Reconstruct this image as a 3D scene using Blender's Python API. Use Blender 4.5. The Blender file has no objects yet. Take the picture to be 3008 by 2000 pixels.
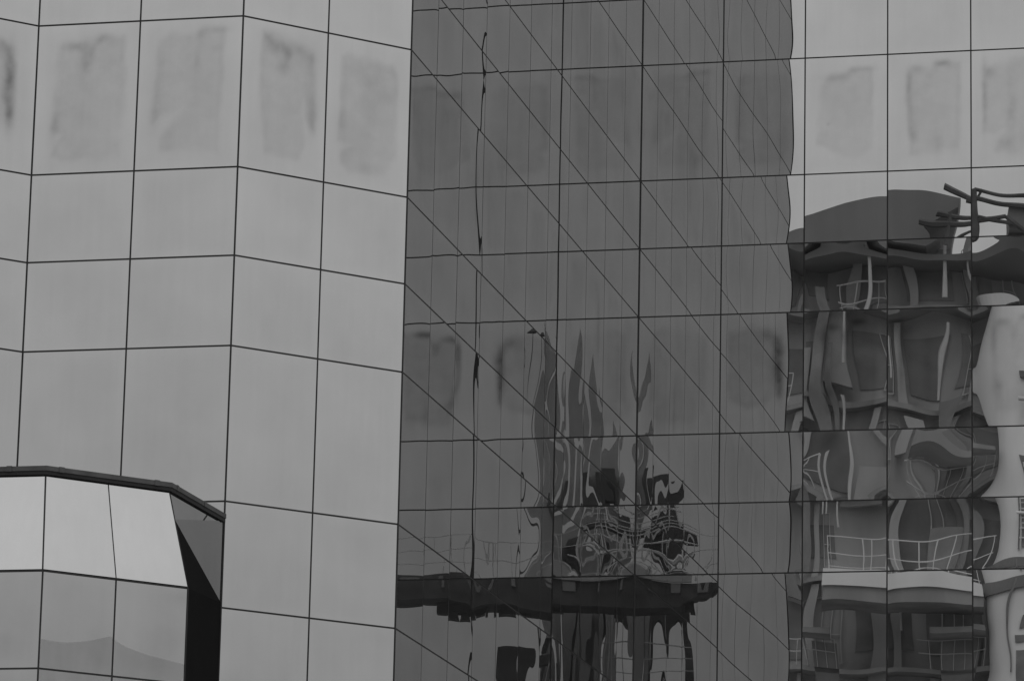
import bpy, math, random
import numpy as np
from mathutils import Vector, Matrix

scene = bpy.context.scene
C = scene.collection

# ------------------------------------------------------------------ camera
CAM_H = 1.6
PITCH, ROLL = 0.2287040, 0.0221365
FPX = 12314.59                       # focal length in pixels of the 3008 px wide photo
cam_d = bpy.data.cameras.new('camera')
cam_d.sensor_width = 36.0
cam_d.lens = FPX / 3008.0 * 36.0
cam_d.clip_start = 0.5
cam_d.clip_end = 9000.0
cam = bpy.data.objects.new('camera', cam_d)
C.objects.link(cam)
cam.matrix_world = (Matrix.Translation((0, 0, CAM_H)) @ Matrix.Rotation(math.pi/2 + PITCH, 4, 'X')
                    @ Matrix.Rotation(ROLL, 4, 'Z'))
scene.camera = cam

# ------------------------------------------------------------------ sky (even overcast) and a weak, very soft sun
SUN_EL, SUN_AZ = math.radians(58), math.radians(20)
world = bpy.data.worlds.new('World')
scene.world = world
world.use_nodes = True
nt = world.node_tree
nt.nodes.clear()
N = nt.nodes.new
def lk(a, b): nt.links.new(a, b)
out = N('ShaderNodeOutputWorld'); bg = N('ShaderNodeBackground'); bg.inputs['Strength'].default_value = 0.1
sky = N('ShaderNodeTexSky'); sky.sky_type = 'NISHITA'; sky.sun_disc = False
sky.sun_elevation = SUN_EL; sky.sun_rotation = SUN_AZ; sky.dust_density = 4.0
bw = N('ShaderNodeRGBToBW'); lk(sky.outputs[0], bw.inputs[0])
tc = N('ShaderNodeTexCoord'); sp = N('ShaderNodeSeparateXYZ'); lk(tc.outputs['Generated'], sp.inputs[0])
mx = N('ShaderNodeMath'); mx.operation = 'MAXIMUM'; mx.inputs[1].default_value = 0.0; lk(sp.outputs['Z'], mx.inputs[0])
cl = N('ShaderNodeTexNoise'); cl.inputs['Scale'].default_value = 3.0; cl.inputs['Detail'].default_value = 3.0
lk(tc.outputs['Generated'], cl.inputs['Vector'])
cm = N('ShaderNodeMapRange'); cm.inputs['To Min'].default_value = 0.93; cm.inputs['To Max'].default_value = 1.07
lk(cl.outputs[0], cm.inputs[0])
L0 = 6.55                                                   # luminance of the cloud layer at the horizon
g1 = N('ShaderNodeMath'); g1.operation = 'MULTIPLY_ADD'; g1.inputs[1].default_value = L0*1.5; g1.inputs[2].default_value = L0
lk(mx.outputs[0], g1.inputs[0])
hz_ = N('ShaderNodeMapRange'); hz_.interpolation_type = 'SMOOTHSTEP'; hz_.inputs['From Max'].default_value = 0.36
hz_.inputs['To Min'].default_value = 0.78; hz_.inputs['To Max'].default_value = 1.0; lk(mx.outputs[0], hz_.inputs[0])
g0 = N('ShaderNodeMath'); g0.operation = 'MULTIPLY'; lk(hz_.outputs[0], g0.inputs[0]); lk(cm.outputs[0], g0.inputs[1])
g2 = N('ShaderNodeMath'); g2.operation = 'MULTIPLY'; lk(g1.outputs[0], g2.inputs[0]); lk(g0.outputs[0], g2.inputs[1])
g3 = N('ShaderNodeMath'); g3.operation = 'MULTIPLY_ADD'; g3.inputs[1].default_value = 0.03
lk(bw.outputs[0], g3.inputs[0]); lk(g2.outputs[0], g3.inputs[2])
lk(g3.outputs[0], bg.inputs['Color']); lk(bg.outputs[0], out.inputs[0])

sd = bpy.data.lights.new('sun', 'SUN'); sd.energy = 0.6; sd.angle = math.radians(25); sd.color = (1, 1, 1)
sun = bpy.data.objects.new('sun', sd); C.objects.link(sun)
sun.rotation_euler = (math.pi/2 - SUN_EL, 0, math.pi - SUN_AZ)

scene.view_settings.view_transform = 'Standard'
scene.view_settings.look = 'None'
scene.view_settings.exposure = 0.0
scene.view_settings.gamma = 1.0
scene.render.engine = 'CYCLES'
scene.cycles.max_bounces = 12
scene.cycles.glossy_bounces = 10
scene.cycles.diffuse_bounces = 3

# ------------------------------------------------------------------ materials (the photograph is black and white)
def grey(v): return (v, v, v, 1)

def mat_plain(name, v, rough=0.7, var=0.12, scale=2.0, bump=0.0, streak=False, spec=0.3):
    m = bpy.data.materials.new(name); m.use_nodes = True
    n = m.node_tree.nodes; l = m.node_tree.links
    b = n['Principled BSDF']; b.inputs['Roughness'].default_value = rough
    b.inputs['Specular IOR Level'].default_value = spec
    t = n.new('ShaderNodeTexCoord'); mp = n.new('ShaderNodeMapping')
    mp.inputs['Scale'].default_value = (1, 1, 0.12 if streak else 1)
    l.new(t.outputs['Object'], mp.inputs[0])
    no = n.new('ShaderNodeTexNoise'); no.inputs['Scale'].default_value = scale
    no.inputs['Detail'].default_value = 6; l.new(mp.outputs[0], no.inputs['Vector'])
    r = n.new('ShaderNodeMapRange'); r.inputs['From Min'].default_value = 0.3; r.inputs['From Max'].default_value = 0.7
    r.inputs['To Min'].default_value = v*(1-var); r.inputs['To Max'].default_value = v*(1+var)
    l.new(no.outputs[0], r.inputs[0]); l.new(r.outputs[0], b.inputs['Base Color'])
    if bump:
        bp = n.new('ShaderNodeBump'); bp.inputs['Strength'].default_value = bump; bp.inputs['Distance'].default_value = 0.02
        l.new(no.outputs[0], bp.inputs['Height']); l.new(bp.outputs[0], b.inputs['Normal'])
    return m

def mat_glass(name, refl):
    """mirror coated solar glass: even neutral mirror, thin film of dirt, 'stain' = delaminated patches of the coating"""
    m = bpy.data.materials.new(name); m.use_nodes = True
    n = m.node_tree.nodes; l = m.node_tree.links; n.clear()
    o = n.new('ShaderNodeOutputMaterial'); gl = n.new('ShaderNodeBsdfGlossy'); gl.inputs['Roughness'].default_value = 0.0
    df = n.new('ShaderNodeBsdfDiffuse'); df.inputs['Color'].default_value = grey(0.30)
    mix = n.new('ShaderNodeMixShader')
    t = n.new('ShaderNodeTexCoord'); oi = n.new('ShaderNodeObjectInfo')
    add = n.new('ShaderNodeVectorMath'); add.operation = 'MULTIPLY_ADD'
    cmb = n.new('ShaderNodeCombineXYZ')
    for i in range(3): l.new(oi.outputs['Random'], cmb.inputs[i])
    add.inputs[1].default_value = (40, 40, 40); l.new(cmb.outputs[0], add.inputs[0]); l.new(t.outputs['Object'], add.inputs[2])
    # slow mottling of the coating + vertical run marks
    n1 = n.new('ShaderNodeTexNoise'); n1.inputs['Scale'].default_value = 1.1; n1.inputs['Detail'].default_value = 2
    l.new(add.outputs[0], n1.inputs['Vector'])
    mp = n.new('ShaderNodeMapping'); mp.inputs['Scale'].default_value = (7, 7, 0.5); l.new(add.outputs[0], mp.inputs[0])
    n2 = n.new('ShaderNodeTexNoise'); n2.inputs['Scale'].default_value = 1.6; n2.inputs['Detail'].default_value = 4
    l.new(mp.outputs[0], n2.inputs['Vector'])
    r1 = n.new('ShaderNodeMapRange'); r1.inputs['From Min'].default_value = .3; r1.inputs['From Max'].default_value = .7
    r1.inputs['To Min'].default_value = refl*0.965; r1.inputs['To Max'].default_value = refl*1.035; l.new(n1.outputs[0], r1.inputs[0])
    r2 = n.new('ShaderNodeMapRange'); r2.inputs['From Min'].default_value = .25; r2.inputs['From Max'].default_value = .75
    r2.inputs['To Min'].default_value = 0.985; r2.inputs['To Max'].default_value = 1.015; l.new(n2.outputs[0], r2.inputs[0])
    at = n.new('ShaderNodeAttribute'); at.attribute_name = 'stain'
    n3 = n.new('ShaderNodeTexNoise'); n3.inputs['Scale'].default_value = 5; n3.inputs['Detail'].default_value = 5
    l.new(add.outputs[0], n3.inputs['Vector'])
    r3 = n.new('ShaderNodeMapRange'); r3.inputs['From Min'].default_value = .3; r3.inputs['From Max'].default_value = .7
    r3.inputs['To Min'].default_value = 0.75; r3.inputs['To Max'].default_value = 1.2; l.new(n3.outputs[0], r3.inputs[0])
    s1 = n.new('ShaderNodeMath'); s1.operation = 'MULTIPLY'; l.new(at.outputs['Fac'], s1.inputs[0]); l.new(r3.outputs[0], s1.inputs[1])
    s2 = n.new('ShaderNodeMath'); s2.operation = 'SUBTRACT'; s2.inputs[0].default_value = 1.0; l.new(s1.outputs[0], s2.inputs[1])
    m1 = n.new('ShaderNodeMath'); m1.operation = 'MULTIPLY'; l.new(r1.outputs[0], m1.inputs[0]); l.new(r2.outputs[0], m1.inputs[1])
    m2 = n.new('ShaderNodeMath'); m2.operation = 'MULTIPLY'; l.new(m1.outputs[0], m2.inputs[0]); l.new(s2.outputs[0], m2.inputs[1])
    l.new(m2.outputs[0], gl.inputs['Color'])
    mix.inputs[0].default_value = 0.035
    l.new(gl.outputs[0], mix.inputs[1]); l.new(df.outputs[0], mix.inputs[2]); l.new(mix.outputs[0], o.inputs[0])
    return m

M_GLASS = mat_glass('mirror_glass', 0.375)
M_GLASS_BAY = mat_glass('dimmed_mirror_glass', 0.35)  # same glass; the dimmer sky in the bay is put into a lower reflectance
M_JOINT = mat_plain('black_silicone', 0.022, 0.8, 0.2, 3)
M_CORE = mat_plain('dark_inner_wall', 0.03, 0.9)
M_BLACK = mat_plain('recess_shade_black', 0.006, 0.95, spec=0.05)
M_CAP = mat_plain('weathered_lead_cap', 0.065, 0.7, 0.2, 5, 0.3, spec=0.2)
M_SOFFIT = mat_plain('dark_soffit', 0.02, 0.9)
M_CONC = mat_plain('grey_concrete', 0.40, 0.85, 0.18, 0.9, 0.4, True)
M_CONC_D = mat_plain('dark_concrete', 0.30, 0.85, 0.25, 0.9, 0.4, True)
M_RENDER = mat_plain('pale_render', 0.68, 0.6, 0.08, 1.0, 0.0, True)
M_ROOF = mat_plain('grey_roof_sheet', 0.22, 0.7, 0.15, 0.6, 0, True)
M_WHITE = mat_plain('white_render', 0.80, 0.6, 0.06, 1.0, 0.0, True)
M_STEEL_D = mat_plain('dark_painted_steel', 0.09, 0.6, 0.45, 1.2)
M_STEEL_W = mat_plain('pale_painted_steel', 0.7, 0.4, 0.05)
M_WIN = mat_plain('dark_window_glass', 0.21, 0.3, 0.3, 1.0, spec=0.5)
M_PIPE = mat_plain('grey_pipe', 0.55, 0.5, 0.1)
M_SLAT = mat_plain('pale_aluminium', 0.47, 0.55, 0.08, 1.5, 0, True)
M_PAVE = mat_plain('grey_paving', 0.2, 0.9, 0.2, 0.5, 0.3)
M_ASPH = mat_plain('asphalt', 0.05, 0.9, 0.2, 0.8, 0.3)

# ------------------------------------------------------------------ mesh helpers
class MB:
    def __init__(s): s.v = []; s.f = []
    def face_loop(s, pts):
        k = len(s.v); s.v += [tuple(p) for p in pts]; s.f.append(tuple(range(k, k+len(pts))))
    def box(s, x0, y0, z0, x1, y1, z1, M=None):
        k = len(s.v)
        P = [(x0,y0,z0),(x1,y0,z0),(x1,y1,z0),(x0,y1,z0),(x0,y0,z1),(x1,y0,z1),(x1,y1,z1),(x0,y1,z1)]
        if M is not None: P = [tuple(M @ Vector(p)) for p in P]
        s.v += P
        s.f += [tuple(k+i for i in q) for q in ((0,3,2,1),(4,5,6,7),(0,1,5,4),(1,2,6,5),(2,3,7,6),(3,0,4,7))]
        return s
    def prism(s, poly, z0, z1):                  # poly: plan points, counter-clockwise
        k = len(s.v); n = len(poly)
        s.v += [(p[0], p[1], z0) for p in poly] + [(p[0], p[1], z1) for p in poly]
        s.f.append(tuple(k+i for i in reversed(range(n)))); s.f.append(tuple(k+n+i for i in range(n)))
        for i in range(n): j = (i+1) % n; s.f.append((k+i, k+j, k+n+j, k+n+i))
        return s
    def slab(s, poly, d):                        # any planar 3-D polygon given thickness vector d
        k = len(s.v); n = len(poly); d = Vector(d)
        s.v += [tuple(p) for p in poly] + [tuple(Vector(p)+d) for p in poly]
        s.f.append(tuple(k+i for i in range(n))); s.f.append(tuple(k+n+i for i in reversed(range(n))))
        for i in range(n): j = (i+1) % n; s.f.append((k+i, k+n+i, k+n+j, k+j))
        return s
    def tube(s, a, b, r, n=8, r2=None):
        a = Vector(a); b = Vector(b); r2 = r if r2 is None else r2
        d = (b-a).normalized(); u = d.orthogonal().normalized(); w = d.cross(u)
        k = len(s.v)
        for c, rr in ((a, r), (b, r2)):
            for i in range(n):
                t = 2*math.pi*i/n; s.v.append(tuple(c + (u*math.cos(t) + w*math.sin(t))*rr))
        s.f.append(tuple(k+i for i in reversed(range(n)))); s.f.append(tuple(k+n+i for i in range(n)))
        for i in range(n): j = (i+1) % n; s.f.append((k+i, k+j, k+n+j, k+n+i))
        return s
    def arch(s, x0, x1, y0, y1, z0, zt, rise, top, n=14):
        """wall piece x0..x1 from springing zt up to 'top' with a round-headed opening below"""
        cx = (x0+x1)/2; a = (x1-x0)/2
        for i in range(n):
            t0 = math.pi*i/n; t1 = math.pi*(i+1)/n
            p = [(cx-a*math.cos(t0), zt+rise*math.sin(t0)), (cx-a*math.cos(t1), zt+rise*math.sin(t1))]
            s.slab([(p[0][0], y0, p[0][1]), (p[1][0], y0, p[1][1]), (p[1][0], y0, top), (p[0][0], y0, top)], (0, y1-y0, 0))
        return s
    def build(s, name, mat, parent=None, matrix=None):
        me = bpy.data.meshes.new(name); me.from_pydata(s.v, [], s.f); me.validate(); me.update()
        import bmesh
        bm = bmesh.new(); bm.from_mesh(me); bmesh.ops.recalc_face_normals(bm, faces=bm.faces); bm.to_mesh(me); bm.free()
        me.materials.append(mat)
        o = bpy.data.objects.new(name, me); C.objects.link(o)
        if parent: o.parent = parent
        if matrix is not None: o.matrix_local = matrix
        return o

def thing(name, label, cat, matrix=None, group=None):
    o = bpy.data.objects.new(name, None); C.objects.link(o); o.empty_display_size = 0.5
    if matrix is not None: o.matrix_world = matrix
    o['label'] = label; o['category'] = cat
    if group: o['group'] = group
    return o
def struct(o): o['kind'] = 'structure'; return o

# ------------------------------------------------------------------ ground
g = MB(); g.face_loop([(-3000,-3000,0),(3000,-3000,0),(3000,3000,0),(-3000,3000,0)]); struct(g.build('ground', M_PAVE))
g = MB(); g.box(-400, 22, 0.0, 400, 30, 0.004); struct(g.build('road', M_ASPH))

# ================================================================== THE MIRROR GLASS OFFICE BUILDING
cR, sR = 0.97319879, -0.22996547
eR = np.array([cR, sR]); eM = np.array([-sR, cR])           # M runs straight back from the front edge into the corner
c45 = math.sqrt(.5)
eL = np.array([c45*cR - c45*sR, c45*cR + c45*sR])
W, WL = 1.48744, 1.34900
PC = np.array([2.24972, 72.73682]); PLM = PC - 11*W*eM
PAL = PLM - 2*WL*eL; PAK = PAL - 2*1.48853*eR; PK = PAK - 2*WL*eL
PJ = PK - 2*1.48853*eR; PI_ = PJ - 2*WL*eL
PE = PC + 14*W*eR

S, T = 1.25764, 2.16
hz = [22.08133, 19.92126, 18.66218, 17.40645, 15.24986, 13.99996, 12.73920, 10.59322, 9.14683]
up = [hz[0]]
for k, d in enumerate([S, S, T, S, S, T, S, S, T, S]): up.append(up[-1] + d)
dn = [hz[-1]]
for k, d in enumerate([1.25, 1.25, T, 1.25, 1.25, T]): dn.append(dn[-1] - d)
LEV = [h + CAM_H for h in (list(reversed(up[1:])) + hz + dn[1:])]
LEV.append(0.0)
ROW0 = len(up) - 1                                           # index of level 'h-2'
TOPZ = LEV[0]

def in_frame(p):
    d = cam.matrix_world.inverted() @ Vector(p)
    if d.z > -1: return False
    x = -d.x/d.z*FPX; y = -d.y/d.z*FPX
    return abs(x) < 1504 and abs(y) < 1000

building = thing('office_building', 'stepped office building clad in grey mirror glass panels with thin black joints', 'building',
                 Matrix.Translation((PLM[0], PLM[1], 0)))
BINV = building.matrix_world.inverted()
rng = np.random.RandomState(11)

# --- the worn patches of the coating, as soft edged shapes in pane coordinates (u right, v up)
def sdf(poly, U, V):
    d = np.full(U.shape, 9.0); inside = np.zeros(U.shape, bool); n = len(poly)
    for i in range(n):
        ax, ay = poly[i]; bx, by = poly[(i+1) % n]
        ex, ey = bx-ax, by-ay; wx, wy = U-ax, V-ay
        t = np.clip((wx*ex+wy*ey)/(ex*ex+ey*ey+1e-9), 0, 1)
        d = np.minimum(d, np.hypot(wx-ex*t, wy-ey*t))
        c = (ay > V) != (by > V)
        inside ^= c & (U < (bx-ax)*(V-ay)/((by-ay) if abs(by-ay) > 1e-9 else 1e-9)+ax)
    return np.where(inside, d, -d)
def sm(x, a, b):
    t = np.clip((x-a)/(b-a), 0, 1); return t*t*(3-2*t)
STAIN = {
 'notch': ([(.17,.30),(.21,.60),(.20,.80),(.25,.87),(.42,.865),(.49,.76),(.56,.88),(.66,.92),(.85,.91),(.88,.60),(.87,.30),(.76,.25),(.86,.20),(.85,.11),(.70,.09),(.28,.09),(.19,.13),(.21,.19),(.27,.25)],
           [((.49,.79),.05,.09,.13),((.30,.85),.11,.03,.06),((.42,.86),.07,.03,.08),((.61,.90),.06,.03,.08),((.19,.42),.035,.20,.05),((.20,.33),.04,.06,.07),((.47,.5),.03,.35,.02)]),
 'ragged': ([(.15,.30),(.17,.60),(.20,.87),(.30,.905),(.55,.89),(.66,.94),(.83,.93),(.82,.60),(.80,.10),(.55,.12),(.24,.13),(.22,.20),(.32,.27),(.45,.40),(.34,.39),(.22,.36)],
           [((.76,.92),.11,.02,.06),((.60,.88),.04,.05,.06),((.18,.6),.04,.28,.05),((.16,.36),.05,.07,.05),((.76,.80),.05,.02,.06),((.57,.73),.02,.05,.07),((.55,.5),.12,.3,.02),((.35,.22),.14,.05,.02)]),
 'blot': ([(.24,.93),(.36,.88),(.50,.86),(.60,.90),(.72,.885),(.84,.84),(.875,.60),(.875,.31),(.72,.42),(.74,.52),(.76,.22),(.70,.12),(.30,.12),(.22,.5),(.22,.75)],
          [((.42,.86),.10,.05,.16),((.30,.91),.08,.04,.10),((.53,.81),.05,.035,.14),((.50,.72),.055,.035,.14),((.81,.80),.07,.06,.07),((.85,.42),.05,.10,.17),((.84,.60),.05,.18,.05),((.70,.86),.08,.03,.05)]),
 'plain': ([(.15,.30),(.17,.86),(.25,.89),(.40,.88),(.78,.86),(.84,.80),(.84,.25),(.72,.12),(.30,.10),(.18,.15),(.20,.22),(.34,.28)],
          [((.22,.65),.03,.2,.03),((.19,.42),.05,.09,.06),((.50,.5),.05,.4,.03),((.50,.14),.07,.05,.04),((.26,.2),.1,.06,.03)]),
 'sickle': ([(.10,.28),(.10,.84),(.35,.90),(.62,.86),(.77,.72),(.78,.30),(.70,.28),(.66,.45),(.60,.25),(.3,.2)],
          [((.70,.70),.05,.12,.16),((.70,.50),.055,.16,.20),((.72,.36),.035,.07,.12),((.58,.82),.10,.05,.08)]),
 'hook': ([(.24,.30),(.22,.60),(.23,.82),(.32,.875),(.45,.86),(.49,.76),(.53,.86),(.60,.91),(.72,.915),(.86,.90),(.87,.50),(.85,.18),(.78,.18),(.62,.14),(.45,.12),(.27,.14),(.27,.26)],
          [((.25,.74),.03,.11,.12),((.36,.87),.08,.03,.10),((.49,.80),.03,.05,.10),((.65,.91),.08,.025,.13),((.27,.45),.03,.13,.07),((.31,.31),.04,.06,.13),((.60,.22),.06,.10,.08),((.80,.16),.05,.05,.04)]),
 'arch': ([(.15,.26),(.19,.76),(.30,.84),(.50,.85),(.55,.89),(.82,.88),(.82,.20),(.6,.12),(.30,.2)],
          [((.36,.82),.13,.025,.08),((.68,.89),.14,.022,.07),((.28,.42),.02,.015,.10),((.22,.32),.06,.04,.06),((.5,.4),.2,.2,.02)]),
 'ridge': ([(.14,.30),(.14,.72),(.20,.82),(.35,.90),(.85,.95),(.88,.3),(.6,.1),(.3,.14),(.38,.30)],
          [((.155,.6),.025,.28,.13),((.22,.82),.06,.04,.09),((.48,.45),.05,.30,.09),((.38,.2),.09,.05,.08)]),
}
def stain_field(kind, amt, U, V):
    poly, blobs = STAIN[kind]
    a_, b_, c_ = rng.uniform(5, 16, 3)
    jit = 0.010*np.sin(a_*U+b_*V)*np.sin(b_*V-c_*U+1)+0.004*np.sin((a_+19)*V-31*U)
    q = sdf(poly, U, V)+jit
    f = 0.078*sm(q, -0.05, 0.05)*(.8+.2*np.sin(c_*U*.4+a_)*np.sin(b_*V*.3))
    f2 = 0.035*sm(q, -0.035, 0.01)*(1-sm(q, 0.01, 0.06))*(.5+.5*np.sin(a_*.5*U+b_*.4*V))
    f = f+f2
    for (cx, cy), rx, ry, a in blobs:
        r = np.hypot((U-cx)/rx, (V-cy)/ry); f = f + .85*a*np.exp(-r*r*0.7)
    return np.clip(f*amt*(.8+.35*sm(V, 0, 1)), 0, 0.6)*1.6

GAP = 0.0125
def pane(name, p0, e, u0, u1, z0, z1, prm, nu=22, stain=None, label=None, mb=None, mat=None):
    """one glass unit: a slightly pillowed, slightly tilted sheet 20 mm thick; e = direction left to right seen from outside"""
    w = (u1-u0)-2*GAP; h = (z1-z0)-2*GAP
    nv = max(4, int(nu*h/w))
    if stain: nu, nv = max(nu, 44), max(nv, 64)
    cl_ = lambda n_: .45*(1-np.cos(np.pi*np.linspace(0, 1, n_+1)))/2 + .55*np.linspace(0, 1, n_+1)
    u = cl_(nu); v = cl_(nv); V, U = np.meshgrid(v, u, indexing='ij')
    X = (U-.5)*w; Z = (V-.5)*h
    D = prm['bulge']*(np.sin(np.pi*U)**1.0)*(np.sin(np.pi*V)**0.8)*1.0
    D = D + prm['tx']*X + prm['tz']*Z
    for side, (e0, k0, p0_) in zip((U*w, (1-U)*w), prm['roll']):      # the edges roll unevenly where the spacer holds them
        D = D + e0*np.exp(-side/.09)*np.cos(k0*V+p0_)
    for (kx, kz, ph, a) in prm['waves']: D = D + a*np.cos(kx*X+kz*Z+ph)
    st = stain_field(stain[0], stain[1], U, V) if stain else np.zeros_like(U)
    if nu >= 20:                                             # margins stay cleaner than the middle; faint smears
        ed = np.minimum(np.minimum(U*w, (1-U)*w), np.minimum(V*h, (1-V)*h))
        st = st + .022*sm(ed, .02, .17)
        for (cx_, cy_, rx_, ry_, a_) in prm['smear_dim']:
            r_ = np.hypot((U-cx_)/rx_, (V-cy_)/ry_); st = st + a_*np.exp(-r_*r_)
    D = D - D.mean()
    n = (nu+1)*(nv+1)
    co = np.stack([X.ravel(), -D.ravel(), Z.ravel()], 1)
    idx = np.arange(n).reshape(nv+1, nu+1)
    F = [tuple(int(i) for i in q) for q in np.stack([idx[:-1,:-1].ravel(), idx[:-1,1:].ravel(), idx[1:,1:].ravel(), idx[1:,:-1].ravel()], 1)]
    # rim going 16 mm back (own vertices, so that the face keeps its smooth normals)
    ring = list(idx[0,:]) + list(idx[1:,-1]) + list(idx[-1,-2::-1]) + list(idx[-2:0:-1,0])
    ring = [int(i) for i in ring]
    k = n; m = len(ring)
    rimf = co[ring].copy(); rimb = rimf.copy(); rimb[:,1] = 0.018
    co2 = np.concatenate([co, rimf, rimb])
    RF = [(k+i, k+m+i, k+m+(i+1) % m, k+(i+1) % m) for i in range(m)]
    c2 = p0 + e*(u0+u1)/2
    Mx = Matrix(((e[0], -e[1], 0, c2[0]), (e[1], e[0], 0, c2[1]), (0, 0, 1, (z0+z1)/2), (0, 0, 0, 1)))
    if mb is not None:
        kk = len(mb.v); ML = BINV @ Mx
        mb.v += [tuple(ML @ Vector(c)) for c in co2]
        mb.f += [tuple(kk+i for i in f) for f in F+RF]; return None
    me = bpy.data.meshes.new(name); me.from_pydata([tuple(c) for c in co2], [], F+RF); me.update()
    sm_ = np.zeros(len(me.polygons), bool); sm_[:len(F)] = True
    me.polygons.foreach_set('use_smooth', sm_)
    at = me.attributes.new('stain', 'FLOAT', 'POINT')
    at.data.foreach_set('value', np.concatenate([st.ravel(), np.zeros(2*m)]).astype(np.float32))
    me.materials.append(mat or M_GLASS)
    o = bpy.data.objects.new(name, me); C.objects.link(o); o.parent = building; o.matrix_local = BINV @ Mx
    if label: o['label'] = label
    return o

def rnd_prm(face, col=9, row=9):
    s = {'R': 0.85, 'M': 0.30}.get(face, 0.8)
    if face == 'M' and col < 4: s = .95
    if face == 'R' and col > 1 and (row == 1 or row in (6, 7)): s = .42
    if face == 'M' and col < 4 and row > 5: s = .5
    if face == 'B': s = .28
    if face == 'R' and col >= 4: s = 1.25
    waves = []
    for wl, sl in ((1.9, .0010), (1.1, .0007), (.62, .00025)):
        for _ in range(2):
            a = rng.uniform(0, 2*math.pi); k = 2*math.pi/(wl*rng.uniform(.8, 1.25))
            waves.append((k*math.cos(a), k*math.sin(a)*.8, rng.uniform(0, 6.28), s*sl/k))
    bl = -s*rng.choice([1, 1, 1, -.5])*rng.uniform(.0007, .0017)
    if face == 'M': bl *= .6
    er = {'M': (.0006 if row < 6 else .00018) if col < 4 else .00012, 'R': .00016}.get(face, .0001)
    roll = [(er*rng.uniform(.4, 1), rng.uniform(3, 9), rng.uniform(0, 6.28)) for _ in range(2)]
    smear_dim = [(rng.uniform(0, 1), rng.uniform(0, 1), rng.uniform(.04, .3), rng.uniform(.06, .5), rng.uniform(-.025, .035)) for _ in range(4)]
    return dict(bulge=bl, tx=s*rng.normal(0, .0007), tz=s*rng.normal(0, .0006), waves=waves, roll=roll, smear_dim=smear_dim)

joints = MB(); core = MB(); rest = MB()
npart = {'tall_glass_panel': 0, 'short_glass_panel': 0}
def facade(face, p0, e, w, n, stains=None, joint_first=True, levels=LEV):
    stains = stains or {}
    for i in range(n):
        for r in range(len(levels)-1):
            z1, z0 = levels[r], levels[r+1]
            prm = rnd_prm(face, i, r-ROW0)
            cs = [(*(p0+e*w*(i+a)), z) for a in (0.04, .5, .96) for z in (z0+.05, (z0+z1)/2, z1-.05)]
            vis = any(in_frame(c) for c in cs)
            if vis:
                nm = 'tall_glass_panel' if z1-z0 > 1.8 else 'short_glass_panel'
                st = stains.get((i, r-ROW0))
                if st is None and face in 'RM' and nm[0] == 't' and (r-ROW0) in (0, 3):
                    st = (list(STAIN)[rng.randint(len(STAIN))], 0.35 if face == 'M' else 1.0)
                npart[nm] += 1
                pane(nm, p0, e, w*i, w*(i+1), z0, z1, prm, nu=30 if face in 'RM' else 24, stain=st,
                     label='tall mirror panel with a worn darker patch' if st else None)
            else:
                pane('', p0, e, w*i, w*(i+1), z0, z1, prm, nu=6, mb=rest)
    # joints: 30 mm strips, 5 mm behind the glass face, verticals between the panes and horizontals butting them
    nrm = np.array([-e[1], e[0]])                            # inward
    Mx = BINV @ Matrix(((e[0], -e[1], 0, p0[0]), (e[1], e[0], 0, p0[1]), (0, 0, 1, 0), (0, 0, 0, 1)))
    hw = GAP-0.001
    for i in range(1, n): joints.box(w*i-hw, 0.003, levels[-1], w*i+hw, 0.03, levels[0], Mx)
    for r in range(len(levels)):
        for i in range(n): joints.box(w*i+hw+.0005, 0.003, levels[r]-hw, w*(i+1)-hw-.0005, 0.03, levels[r]+hw, Mx)
def corner(p, r=0.016):
    q = BINV @ Vector((p[0], p[1], 0)); joints.tube((q.x, q.y, 0), (q.x, q.y, TOPZ), r, 10)

facade('R', PC, eR, W, 14, {(2,0): ('arch', 1.0), (3,0): ('hook', 1.1), (4,0): ('ridge', 1.0), (0,3): ('plain', .9), (1,3): ('sickle', 1.7), (2,3): ('hook', 1.9), (3,3): ('ridge', 1.2), (1,0): ('plain', 1.0), (0,0): ('ragged', .9)})
facade('M', PLM, eM, W, 11)
facade('L', PLM - 2*WL*eL, eL, WL, 2, {(0,3): ('blot', 1.0), (1,3): ('plain', 1.15)})
facade('A', PAK, eR, 1.48853, 2, {(0,3): ('notch', 1.0), (1,3): ('ragged', 1.0)})
facade('K', PK, eL, WL, 2, {(1,3): ('sickle', 1.15)})
facade('J', PJ, eR, 1.48853, 2)
facade('I', PI_, eL, WL, 2)
corner(PC - 0.004*(eR) - 0.004*eM, 0.020)
for p in (PLM, PAL, PAK, PK, PJ): corner(p, 0.013)
q_ = rest.build('glass_cladding', M_GLASS, building)
q_['kind'] = 'stuff'; q_['label'] = 'mirror glass panels of the rest of the facade'
joints.build('joint_grid', M_JOINT, building)
# solid core 25 mm behind the glass, roof and back
def inset(pts, d):
    out_ = []
    for i in range(1, len(pts)-1):
        a, b, c = pts[i-1], pts[i], pts[i+1]
        e1 = (b-a)/np.linalg.norm(b-a); e2 = (c-b)/np.linalg.norm(c-b)
        n1 = np.array([-e1[1], e1[0]]); n2 = np.array([-e2[1], e2[0]])
        k = (n1+n2)/(1+n1@n2); out_.append(b + k*d)
    return out_
poly = [PI_-eR, PI_, PJ, PK, PAK, PAL, PLM, PC, PE, PE+eM]
ins = inset(poly, 0.045)
BW = 30.0
loop = ins + [PE - eR*.045 + eM*BW*.6, PI_ + np.array([-2.0, 0]) + eM*(BW)]
lp = [(BINV @ Vector((p[0], p[1], 0)))[:2] for p in loop]
core.prism(lp, 0.0, TOPZ-0.02); core.build('inner_wall', M_CORE, building)
ins2 = inset(poly, 0.3); out2 = inset(poly, -0.03)
par = MB(); k = 0
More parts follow.
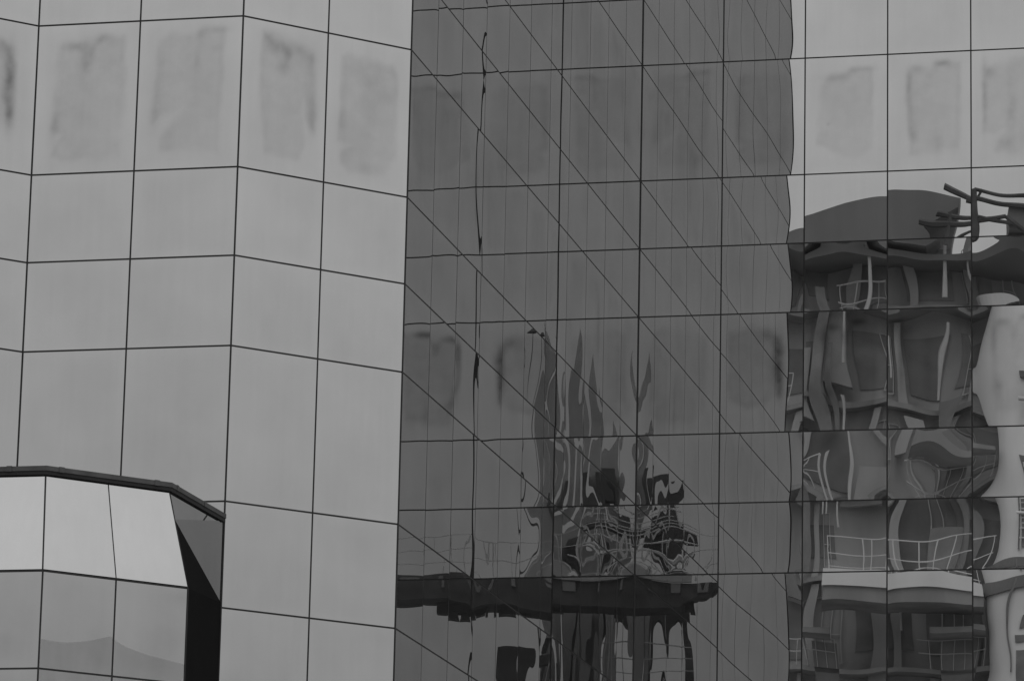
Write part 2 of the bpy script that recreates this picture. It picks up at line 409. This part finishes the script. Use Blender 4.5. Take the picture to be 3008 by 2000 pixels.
for a in range(len(ins2)-1):
    q = [out2[a], out2[a+1], ins2[a+1], ins2[a]]
    par.prism([(BINV @ Vector((p[0], p[1], 0)))[:2] for p in q], TOPZ+0.02, TOPZ+0.25)
par.build('parapet', M_CAP, building)

# ------------------------------------------------------------------ the projecting bay at lower left, with sloping top lights
ZB = 9.14683 + CAM_H                                        # its transom line
sc = 53.05/54.3
ZB = 9.21178*sc + CAM_H
B0 = np.array([-4.17702, 54.3])*sc
WB = 1.0506*sc
B2 = B0 - 2*WB*eL                                           # corner between the two faces
B3 = B2 - 5*WB*eR
bayM = MB()
def P3(p, z): return Vector((p[0], p[1], z))
nL = np.array([eL[1], -eL[0]]); nRo = np.array([eR[1], -eR[0]])
BACK, HT = 0.335, 1.315                                     # how far the top row leans back and rises
def bay_face(p0, e, w, n, rows, prm_s=0.8, tilt=0.0):
    for i in range(n):
        for (z1, z0) in rows:
            prm = rnd_prm('B'); prm['tz'] += tilt; prm['smear_dim'] += [(rng.uniform(0, 1), rng.uniform(0, 1), rng.uniform(.1, .4), rng.uniform(.05, .3), rng.uniform(.02, .07)) for _ in range(5)]  # extra spots paint the dim, cloudy reflection into the bay panes
            pane('bay_glass_panel', p0, e, w*i, w*(i+1), z0, z1, prm, nu=24, mat=M_GLASS_BAY)
rowsB = [(ZB, ZB-1.235), (ZB-1.235, ZB-2.47), (ZB-2.47, ZB-4.5), (ZB-4.5, ZB-5.75)]
bay_face(B2, eL, WB, 2, rowsB)
bay_face(B3, eR, WB, 5, rowsB)
bj = MB()
for p0, e, n in ((B2, eL, 2), (B3, eR, 5)):
    Mx = BINV @ Matrix(((e[0], -e[1], 0, p0[0]), (e[1], e[0], 0, p0[1]), (0, 0, 1, 0), (0, 0, 0, 1)))
    for i in range(1, n): bj.box(WB*i-.0115, .003, ZB-5.75, WB*i+.0115, .03, ZB, Mx)
    for z in [ZB]+[r[1] for r in rowsB]:
        for i in range(n): bj.box(WB*i+.012, .001, z-.0115, WB*(i+1)-.012, .03, z+.0115, Mx)
for p in (B2, B0):
    q = BINV @ Vector((p[0], p[1], 0)); bj.tube((q.x, q.y, ZB-5.75), (q.x, q.y, ZB), .012, 8)
# sloping lights: planes lean back; hip lines where they meet
def lean(p, n_in, d): return p + n_in*d
inL, inR = -nL, -nRo
kk = (inL+inR)/(1+inL@inR)
T2 = B2 + kk*BACK                                           # top of the hip between the two faces
TB = B0 + inL*BACK - eL*0.155                               # top right corner of the sloping part
T3 = B3 + inR*BACK
ZT = ZB + HT
def tilted(pa, pb, ta, tb, n, tsplit=None):
    for i in range(n):
        a0, a1 = i/n, (i+1)/n
        q = [P3(pa+(pb-pa)*a0, ZB+.012), P3(pa+(pb-pa)*a1, ZB+.012), P3(ta+(tb-ta)*a1, ZT-.012), P3(ta+(tb-ta)*a0, ZT-.012)]
        c = sum(q, Vector())/4
        q = [v + (c-v).normalized()*0.014 for v in q]
        nn = (q[1]-q[0]).cross(q[3]-q[0]).normalized()
        m = MB(); m.slab([BINV @ v for v in q], -0.018*nn)
        m.build('sloping_glass_panel', M_GLASS_BAY, building)
    return
tilted(B2, B0, T2, TB, 2); tilted(B3, B2, T3, T2, 5)
for (a, b) in [(B2, T2), (B0, TB), ((B2+B0)/2, (T2+TB)/2)] + [(B3+(B2-B3)*i/5, T3+(T2-T3)*i/5) for i in range(5)]:
    n_ = inL*.010
    bj.tube(BINV @ P3(a+n_, ZB), BINV @ P3(b+n_, ZT), .012, 8)
bj.build('bay_joint_grid', M_JOINT, building)
# side of the bay towards the chamfered front: sloping triangle of glass above a flat black sheet painted as the recess's shade
ALt = PAL + nRo*0.01 - eR*0.005
Zr, Zt2 = 9.215+CAM_H, ZT+.005
mid = B0 + (TB-B0)*0.70; Zm = ZB + HT*0.70
tri = [P3(mid, Zm), P3(ALt, Zr), P3(ALt, Zt2), P3(TB, ZT)]
m = MB(); nn = (tri[1]-tri[0]).cross(tri[2]-tri[0]).normalized()
nn = nn if nn.x > 0 else -nn
m.slab([BINV @ v for v in tri], -0.018*nn); m.build('side_glass_panel', M_GLASS, building)
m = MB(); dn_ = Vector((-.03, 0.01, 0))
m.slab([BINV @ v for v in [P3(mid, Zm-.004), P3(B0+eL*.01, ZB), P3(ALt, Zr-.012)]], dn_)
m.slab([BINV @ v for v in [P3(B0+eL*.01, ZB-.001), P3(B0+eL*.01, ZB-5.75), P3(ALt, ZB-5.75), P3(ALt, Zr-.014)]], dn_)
m.build('recess_shade_sheet', M_BLACK, building)
# the dark cap that runs round the top of the bay
cap = MB(); sof = MB(); clips = MB()
nN3 = np.array([(ALt-TB)[1], -(ALt-TB)[0]]); nN3 /= np.linalg.norm(nN3)
top = [T3-eR*.3, T3, T2, TB, ALt - (ALt-TB)*.015]
def off(pts, d):
    out_ = []
    for i in range(len(pts)):
        es = []
        if i > 0: es.append((pts[i]-pts[i-1])/np.linalg.norm(pts[i]-pts[i-1]))
        if i < len(pts)-1: es.append((pts[i+1]-pts[i])/np.linalg.norm(pts[i+1]-pts[i]))
        ns = [np.array([e[1], -e[0]]) for e in es]
        k = ns[0] if len(ns) == 1 else (ns[0]+ns[1])/(1+ns[0]@ns[1]); out_.append(pts[i]+k*d)
    return out_
o1, o2, o3 = off(top, .045), off(top, .035), off(top, -.25)
L2 = lambda p: (BINV @ Vector((p[0], p[1], 0)))[:2]
for i in range(1, 4):
    sof.prism([L2(o2[i]), L2(o2[i+1]), L2(o3[i+1]), L2(o3[i])], ZT-.02, ZT+.030)
    cap.prism([L2(o1[i]), L2(o1[i+1]), L2(o3[i+1]), L2(o3[i])], ZT+.0305, ZT+.092)
for (p, q, t) in ((o1[1], o1[2], .90), (o1[2], o1[3], .12), (o1[2], o1[3], .88), (o1[3], o1[4], .10), (o1[3], o1[4], .60)):
    c = p+(q-p)*t; e = (q-p)/np.linalg.norm(q-p); n_ = np.array([e[1], -e[0]])
    clips = MB(); clips.prism([L2(c-e*.035+n_*.008), L2(c+e*.035+n_*.008), L2(c+e*.035-n_*.04), L2(c-e*.035-n_*.04)], ZT+.026, ZT+.098)
    clips.build('cap_clip', M_CAP, building)
cap.build('roof_cap', M_CAP, building); sof.build('cap_underside', M_SOFFIT, building)
rf = MB(); rf.prism([L2(p) for p in (T3+inR*.25, T2+kk*.25, TB+inL*.25, PAL+inR*-.05, PAK, PK+eL*.05)], ZT-.06, ZT+.04)
rf.build('bay_roof', M_CAP, building)

# ================================================================== WHAT THE GLASS MIRRORS
# frame whose -y side looks along 'front'
def frame(x, y, fx, fy, z=0.0):
    l = math.hypot(fx, fy); fx /= l; fy /= l
    return Matrix(((-fy, -fx, 0, x), (fx, -fy, 0, y), (0, 0, 1, z), (0, 0, 0, 1)))

# ---- balconied concrete block behind and left of the viewpoint, seen in the right hand facade
DB = 150.0
def img_ray(px):                                            # plan direction at the height of the block in the mirror
    a = math.atan((px-1504)/FPX/math.cos(PITCH)); return np.array([math.sin(a), math.cos(a)])
d0 = img_ray(2670); V = d0*DB
nR_ = np.array([eR[1], -eR[0]])
real = V - 2*((V-PC)@nR_)*nR_
dreal = d0 - 2*(d0@nR_)*nR_
FB = frame(real[0], real[1], -dreal[0], -dreal[1])
apt = thing('apartment_block', 'dark concrete block with balconies and an overhanging roof, mirrored in the right facade', 'building', FB)
s = DB/FPX*1.02
def bx(px): return -(px-2670)*s                              # facade x of a feature seen at px in the mirror
Zk = lambda y, dy=0.0: CAM_H + (DB+dy)*math.tan(PITCH - math.atan((y-1026)/FPX))
# storeys
XL, XR = bx(2215), bx(3150)                                  # XL > XR : the mirror swaps sides
x0, x1 = min(XL, XR), max(XL, XR)
wall = MB(); slabm = MB(); win = MB(); colm = MB(); darkm = MB(); pipe = MB()
ztop = Zk(742)
wall.box(x0, 1.4, 0, x1, 14, ztop)
floors = [Zk(y) for y in (925, 1180, 1435, 1700, 1960, 2220, 2480)]
while floors[-1] > 4: floors.append(floors[-1]-3.25)
rr = random.Random(4)
for k, z in enumerate(floors):
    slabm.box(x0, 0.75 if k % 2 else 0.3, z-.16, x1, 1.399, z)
    # windows and dark voids
    x = x0+.3
    while x < x1-1:
        w = rr.choice([.5, .9, 1.5, 2.1]); hgt = rr.uniform(1.6, 2.5)
        if rr.random() < .75: win.box(x, 1.36, z+.3+rr.uniform(0, .5), x+w, 1.398, z+.3+hgt)
        x += w + rr.uniform(.25, .9)
    x = x0+.8
    while x < x1-.5:
        colm.box(x, .9, z+.001, x+.28, 1.2, z+2.98); x += rr.uniform(1.6, 3.2)
for (px, ya, yb, wd) in ((2430, 850, 1320, .42), (2462, 1040, 1340, .15), (2770, 1170, 1500, .55), (2345, 1440, 1760, .5), (2760, 1560, 1720, 1.1), (2800, 1860, 2000, 1.2), (2440, 1890, 2000, .9)):
    darkm.box(bx(px)-wd/2, .30, Zk(yb), bx(px)+wd/2, .49, Zk(ya))
for (px, ya, yb) in ((2495, 905, 1110), (2625, 1000, 1130), (2745, 980, 1170), (2480, 1180, 1560), (2420, 1360, 1520), (2436, 1360, 1520), (2660, 1750, 1860)):
    pipe.tube((bx(px), .12, Zk(yb)), (bx(px), .12, Zk(ya)), .042, 8)
for px in (2545, 2775, 2860):
    pipe.tube((bx(px), -.3, Zk(910)), (bx(px), -.3, Zk(742)), .07, 8)
for (pa, pb, y) in ((2700, 2868, 1338), (2730, 2868, 1862), (2368, 2460, 1868)):
    slabm.box(bx(pb), -1.1, Zk(y)-.2, bx(pa), .249, Zk(y))
frm = MB(); r3 = random.Random(9)
for z in floors[:8]:
    x = x0+.5
    while x < x1-1:
        if r3.random() < .5:
            n_ = r3.randint(2, 5)
            for q_ in range(n_): frm.box(x+q_*.32, 1.30, z+.35, x+q_*.32+.035, 1.355, z+2.5)
            for zz in (.35, 1.3, 2.5): frm.box(x+.036, 1.31, z+zz, x+(n_-1)*.32-.001, 1.352, z+zz+.03)
        x += r3.uniform(1.2, 2.4)
frm.build('window_frame', M_PIPE, apt)
rl2 = MB()
for k, (pa, pb) in ((1, (2215, 2330)), (2, (2690, 2868)), (0, (2480, 2600)), (4, (2700, 2868)), (4, (2300, 2470)), (2, (2340, 2420))):
    z = floors[k] if k < len(floors) else floors[-1]
    for zz in (1.0, .55): rl2.tube((bx(pb), .28, z+zz), (bx(pa), .28, z+zz), .02, 5)
    xx = bx(pb)
    while xx < bx(pa): rl2.tube((xx, .28, z), (xx, .28, z+1.0), .014, 5); xx += .35
rl2.build('balustrade', M_PIPE, apt)
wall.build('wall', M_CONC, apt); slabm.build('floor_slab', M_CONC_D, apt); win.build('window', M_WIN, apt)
colm.build('column', M_CONC, apt); darkm.build('shutter', M_WIN, apt); pipe.build('drain_pipe', M_PIPE, apt)
pale = MB()
pale.box(bx(2560), .86, Zk(1480), bx(2490), 1.1, Zk(1375)); pale.box(bx(2620), .86, Zk(1500), bx(2570), 1.1, Zk(1360))
pale.box(bx(2610), .86, Zk(2000), bx(2560), 1.1, Zk(1780)); pale.box(bx(2690), .86, Zk(1330), bx(2650), 1.1, Zk(1210))
pale.box(bx(2500), .86, Zk(1150), bx(2450), 1.1, Zk(900)); pale.box(bx(2405), .86, Zk(1230), bx(2372), 1.1, Zk(1040))
pale.build('wall_panel', M_CONC, apt)
# overhanging roof
roof = MB()
roof.slab([(bx(px), -.9, Zk(y, -.9)) for px, y in ((2215, 741), (2728, 741), (2762, 700), (2712, 652), (2800, 612), (2806, 588), (2700, 570), (2612, 558), (2590, 590), (2480, 615), (2392, 640), (2360, 690), (2215, 690))], (0, 12, 0))
roof.box(x0, -.5, Zk(765, -.5), x1+.2, 14, Zk(742, -2.6)-.01)
roof.build('roof', M_ROOF, apt)
# balcony: white slab and its railing
bal = MB(); bal.box(bx(2868), -2.2, Zk(1738, -2.2), bx(2424), .24, Zk(1693, -2.2)); bal.build('balcony', M_WHITE, apt)
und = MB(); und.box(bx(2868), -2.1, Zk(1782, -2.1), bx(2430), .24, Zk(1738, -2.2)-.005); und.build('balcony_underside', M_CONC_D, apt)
rail = MB(); zt = Zk(1588, -2.1); zb = Zk(1693, -2.2)
for zz in (zt, zb+(zt-zb)*.5, zb+.12): rail.tube((bx(2866), -2.1, zz), (bx(2444), -2.1, zz), .019, 6)
for zz in (zt, zb+.5): rail.tube((bx(2444), -2.1, zz), (bx(2444), .2, zz), .019, 6)
for px in (2444, 2530, 2552, 2615, 2637, 2690, 2735, 2780, 2860): rail.tube((bx(px), -2.1, zb), (bx(px), -2.1, zt), .022, 6)
rail.build('railing', M_STEEL_W, apt)
# ---- open steel roof frame beside it
pg = thing('roof_pergola', 'open steel roof frame against the sky, mirrored in the upper right glass', 'frame', FB)
st = MB()
def bar(a, b, r, y=-1.5): st.tube((bx(a[0]), y, Zk(a[1], y)), (bx(b[0]), y, Zk(b[1], y)), r*.8, 6)
for a, b, r in (((2820, 590), (3080, 640), .17), ((2700, 640), (2990, 700), .12), ((2860, 560), (3090, 600), .13), ((2860, 560), (2868, 735), .22),
                ((2868, 600), (2760, 560), .14), ((2868, 660), (2740, 625), .10), ((2776, 625), (2778, 735), .10), ((2868, 690), (2960, 668), .14), ((2960, 668), (3000, 720), .15),
                ((2870, 610), (2900, 560), .09), ((2740, 700), (2870, 690), .07)):
    bar(a, b, r)
st.build('steel_bar', M_STEEL_D, pg)
st = MB(); st.box(bx(3170), -1.3, Zk(741), bx(2968), 2.5, Zk(655)); st.build('plant_box', M_ROOF, pg)
# ---- white round tower to its right
tw = thing('white_tower', 'white round tower with dark slots and short brackets, mirrored at the right edge', 'tower', FB)
cx = bx(3010); rad = abs(bx(3010)-bx(2884))
body = MB(); body.tube((cx, .2, 0), (cx, .2, Zk(905)), rad, 40)
o = body.build('shaft', M_RENDER, tw)
for p in o.data.polygons: p.use_smooth = len(p.vertices) == 4
op = MB(); fy = .2-rad
for (pa, pb, ya, yb) in ((2968, 3030, 1372, 1396), (2968, 2974, 1397, 1660), (2982, 3030, 1430, 1490), (2980, 2996, 1500, 1560), (2984, 3004, 1570, 1655), (2960, 2966, 1700, 2000), (2996, 3030, 1772, 1806), (2996, 3030, 1832, 1868), (2986, 3030, 1885, 1902), (2986, 3030, 1925, 2060), (2972, 3030, 1100, 1112)):
    op.box(bx(pb), fy-.03-abs(bx(pb)-cx)*0, Zk(yb), bx(pa), fy+.9, Zk(ya))
op.build('slot', M_WIN, tw)
br = MB()
for y in (1182, 1521): br.tube((bx(2956), fy-.25, Zk(y)), (bx(3060), fy-.25, Zk(y)), .10, 10)
for y in (1182, 1521): br.tube((bx(3000), fy-.25, Zk(y)), (bx(3000), fy+.3, Zk(y)), .05, 8)
br.build('bracket', M_WHITE, tw)
ru = MB()
for y in (1418, 1462, 1495, 1545, 1590, 1625): ru.tube((bx(2972), fy-.12, Zk(y)), (bx(3040), fy-.12, Zk(y)), .03, 6)
for px in (2978, 3006): ru.tube((bx(px), fy-.12, Zk(1665)), (bx(px), fy-.12, Zk(1400)), .03, 6)
ru.build('ladder', M_STEEL_W, tw)
bd = MB(); bd.tube((cx, .2, Zk(1742)), (cx, .2, Zk(1692)), rad*1.08, 40); bd.build('band', M_ROOF, tw)
cp = MB(); cp.tube((cx, .2, Zk(905)), (cx, .2, Zk(880)), rad*1.06, 40); cp.build('rim', M_RENDER, tw)

# ---- terrace tower behind the viewpoint, seen twice reflected in the inner corner
DT = 178.0
dT = PC/np.linalg.norm(PC)
dT = np.array([math.sin(math.atan((1830-1504)/FPX/math.cos(PITCH))), 0]); dT[1] = math.sqrt(1-dT[0]**2)
VT = dT*DT; RT = 2*PC - VT
FT = frame(RT[0], RT[1], dT[0], dT[1])
sT = DT/FPX*1.015
tx = lambda px: (px-1830)*sT
Zt = lambda y, dy=0.0: CAM_H + (DT+dy)*math.tan(PITCH - math.atan((y-1007)/FPX))
ter = thing('terrace_tower', 'tower with a dark projecting terrace, rails and pale upright fins, mirrored in the inner corner', 'tower', FT)
dk = MB()
dk.slab([(tx(990), -2.5, Zt(1702, -2.5)), (tx(2112), -2.5, Zt(1715, -2.5)), (tx(2112), -2.5, Zt(1730, -2.5)), (tx(1990), -2.5, Zt(1798, -2.5)), (tx(1560), -2.5, Zt(1795, -2.5)), (tx(990), -2.5, Zt(1762, -2.5))], (0, 2.2, 0))
dk.build('terrace', M_STEEL_D, ter)
up_ = MB(); up_.box(tx(1625), -2.7, Zt(1712, -2.5), tx(2040), -2.51, Zt(1672, -2.5)); up_.build('upstand', M_SLAT, ter)
rl = MB(); zb, zt = Zt(1706, -2.4), Zt(1585, -2.4)
for zz in (zt, zb+(zt-zb)*.66, zb+(zt-zb)*.33): rl.tube((tx(990), -2.4, zz), (tx(2110), -2.4, zz), .016, 6)
for k in range(22): xx = tx(990)+(tx(2110)-tx(990))*k/21; rl.tube((xx, -2.4, zb), (xx, -2.4, zt), .018, 6)
rl.tube((tx(2110), -2.4, zt), (tx(2110), 4, zt), .02, 6)
rl.build('railing', M_STEEL_W, ter)
fins = [(1568, 1602, 905), (1604, 1622, 960), (1632, 1648, 1050), (1664, 1694, 915), (1704, 1726, 1110), (1732, 1756, 1010), (1760, 1784, 1120), (1790, 1822, 1205), (1872, 1892, 1015), (1896, 1922, 1190)]
for (a, b, y) in fins:
    f = MB(); xa, xb = tx(a), tx(b); z0_, z1_ = Zt(2150), Zt(y+120); zz = Zt(y); yc = 1.2+.1*(a % 7)
    f.box(xa, yc, z0_, xb, yc+.45, z1_)
    k = len(f.v); f.v += [(xa, yc, z1_+.001), (xb, yc, z1_+.001), (xb, yc+.45, z1_+.001), (xa, yc+.45, z1_+.001), ((xa+xb)/2, yc+.22, zz)]
    f.f += [(k, k+1, k+4), (k+1, k+2, k+4), (k+2, k+3, k+4), (k+3, k, k+4), (k+3, k+2, k+1, k)]
    f.build('fin', M_SLAT, ter)
blk = MB(); r5 = random.Random(3)
for (a, b, ya, yb) in ((1738, 1756, 1400, 1510), (1770, 1792, 1395, 1470), (1796, 1812, 1385, 1500), (1915, 1930, 1372, 1480), (1932, 1948, 1400, 1520), (1958, 1974, 1430, 1600), (1985, 1998, 1428, 1640), (1640, 1652, 1420, 1500), (1600, 1610, 1440, 1560)):
    blk.box(tx(a), .2+r5.random(), Zt(yb), tx(b), 1.6, Zt(ya))
for k_ in range(16):
    a = r5.uniform(1700, 2000); y = r5.uniform(1490, 1640); blk.box(tx(a), .3, Zt(y+r5.uniform(8, 60)), tx(a+r5.uniform(5, 26)), .9, Zt(y))
blk.box(tx(1735), .35, Zt(1592), tx(2000), .8, Zt(1578))
zs = Zt(1930)
ax = [(1775, 1895), (1932, 1962), (1982, 2030)]
edges = [1690]+[e_ for a in ax for e_ in a]+[2040]
for i in range(0, len(edges), 2): blk.box(tx(edges[i]), 1.9, Zt(2500), tx(edges[i+1]), 2.6, Zt(1740))
for (a, b) in ax: blk.arch(tx(a)+.002, tx(b)-.002, 1.9, 2.6, zs, zs, (Zt(1815)-zs), Zt(1740))
blk.box(tx(1505), -.5, Zt(1995), tx(1530), .3, Zt(1915)); blk.box(tx(1560), -.5, Zt(1965), tx(1600), .3, Zt(1935)); blk.box(tx(1548), -.3, Zt(1920), tx(1556), .1, Zt(1840)); blk.box(tx(1570), -.3, Zt(1924), tx(1580), .1, Zt(1880))
blk.box(tx(1630), -.5, Zt(2500), tx(1650), .3, Zt(1960)); blk.box(tx(1580), -.5, Zt(2500), tx(1590), .3, Zt(1971))
for k_ in range(26):
    a = r5.uniform(1000, 2060); hh = r5.uniform(6, 34) if a > 1250 else r5.uniform(3, 16)
    blk.box(tx(a), -2.0+r5.random(), Zt(1790+hh if a > 1250 else 1768+hh, -2), tx(a+r5.uniform(8, 40)), -.9, Zt(1750, -2))
blk.build('dark_frame', M_STEEL_D, ter)
sc_ = MB()
for k_ in range(9): y = 1535+k_*17; sc_.tube((tx(1735+r5.uniform(-20, 20)), -.6, Zt(y)), (tx(2010+r5.uniform(-20, 30)), -.6, Zt(y+r5.uniform(-6, 6))), .022, 5)
for k_ in range(18): a = 1735+k_*15.5; sc_.tube((tx(a), -.6, Zt(1699)), (tx(a+r5.uniform(-3, 3)), -.6, Zt(r5.uniform(1500, 1590))), .026, 5)
for k_ in range(7): a = r5.uniform(1780, 2020); sc_.tube((tx(a), 1.7, Zt(2060)), (tx(a), 1.7, Zt(r5.uniform(1800, 1850))), .03, 5)
for y in (1880, 1915, 1960): sc_.tube((tx(1700), 1.7, Zt(y)), (tx(2040), 1.7, Zt(y)), .022, 5)
sc_.build('scaffold_tube', M_STEEL_W, ter)
bm_ = MB()
for k_ in range(14): a = 1075+k_*76; bm_.box(tx(a), -2.62, Zt(1748, -2.5), tx(a+10), -2.505, Zt(1716, -2.5))
bm_.build('beam_end', M_CONC_D, ter)
gr_ = MB()
for (a, b) in ((1640, 1655), (1700, 1712), (1728, 1745), (1755, 1768)): gr_.box(tx(a), 1.0, Zt(2400), tx(b), 1.6, Zt(1799))
gr_.build('pier', M_CONC, ter)
bs = MB(); bs.box(tx(1500), -.3, 0, tx(2070), 4, Zt(2080)); bs.build('wall', M_CONC_D, ter)
for px in (1533, 1566):
    fl = thing('flood_light', 'small dish flood light on a thin pole beside the %s pale fin' % ('outermost' if px < 1550 else 'tallest'), 'lamp', group='flood lights on thin poles', matrix=FT @ Matrix.Translation((tx(px), -1.2, Zt(1700))))
    m_ = MB(); m_.tube((0, 0, 0), (0, 0, Zt(1010)-Zt(1700)), .014, 6); m_.build('pole', M_STEEL_D, fl)
    m_ = MB(); zz = Zt(1010)-Zt(1700); m_.tube((0, 0, zz), (0, 0, zz+.12), .20, 14, .09); m_.build('lamp_head', M_STEEL_D, fl)

# ---- made-up pale block far to the right, added to darken the lower bay panes
hb = thing('reflection_block', 'pale gabled block added to shape the faint dark reflection in the lower bay panels', 'building', frame(123.0, -27.5, -.849, .535))
m_ = MB(); prof = [(-3.4, 0), (14, 0), (14, 33.3), (2.0, 33.4), (0.5, 33.5), (-3.4, 32.3)]
m_.slab([(p[0], 0, p[1]) for p in prof], (0, 12, 0)); m_.build('wall', M_WHITE, hb)
m_ = MB(); m_.slab([(-3.3, 2, 32.335), (.5, 2, 33.503), (2.0, 2, 33.403), (13.9, 2, 33.303), (13.9, 2, 33.35), (2, 2, 33.45), (.5, 2, 33.55), (-3.3, 2, 32.385)], (0, 9.4, 0)); m_.build('roof', M_CONC, hb)

print('panes', npart)
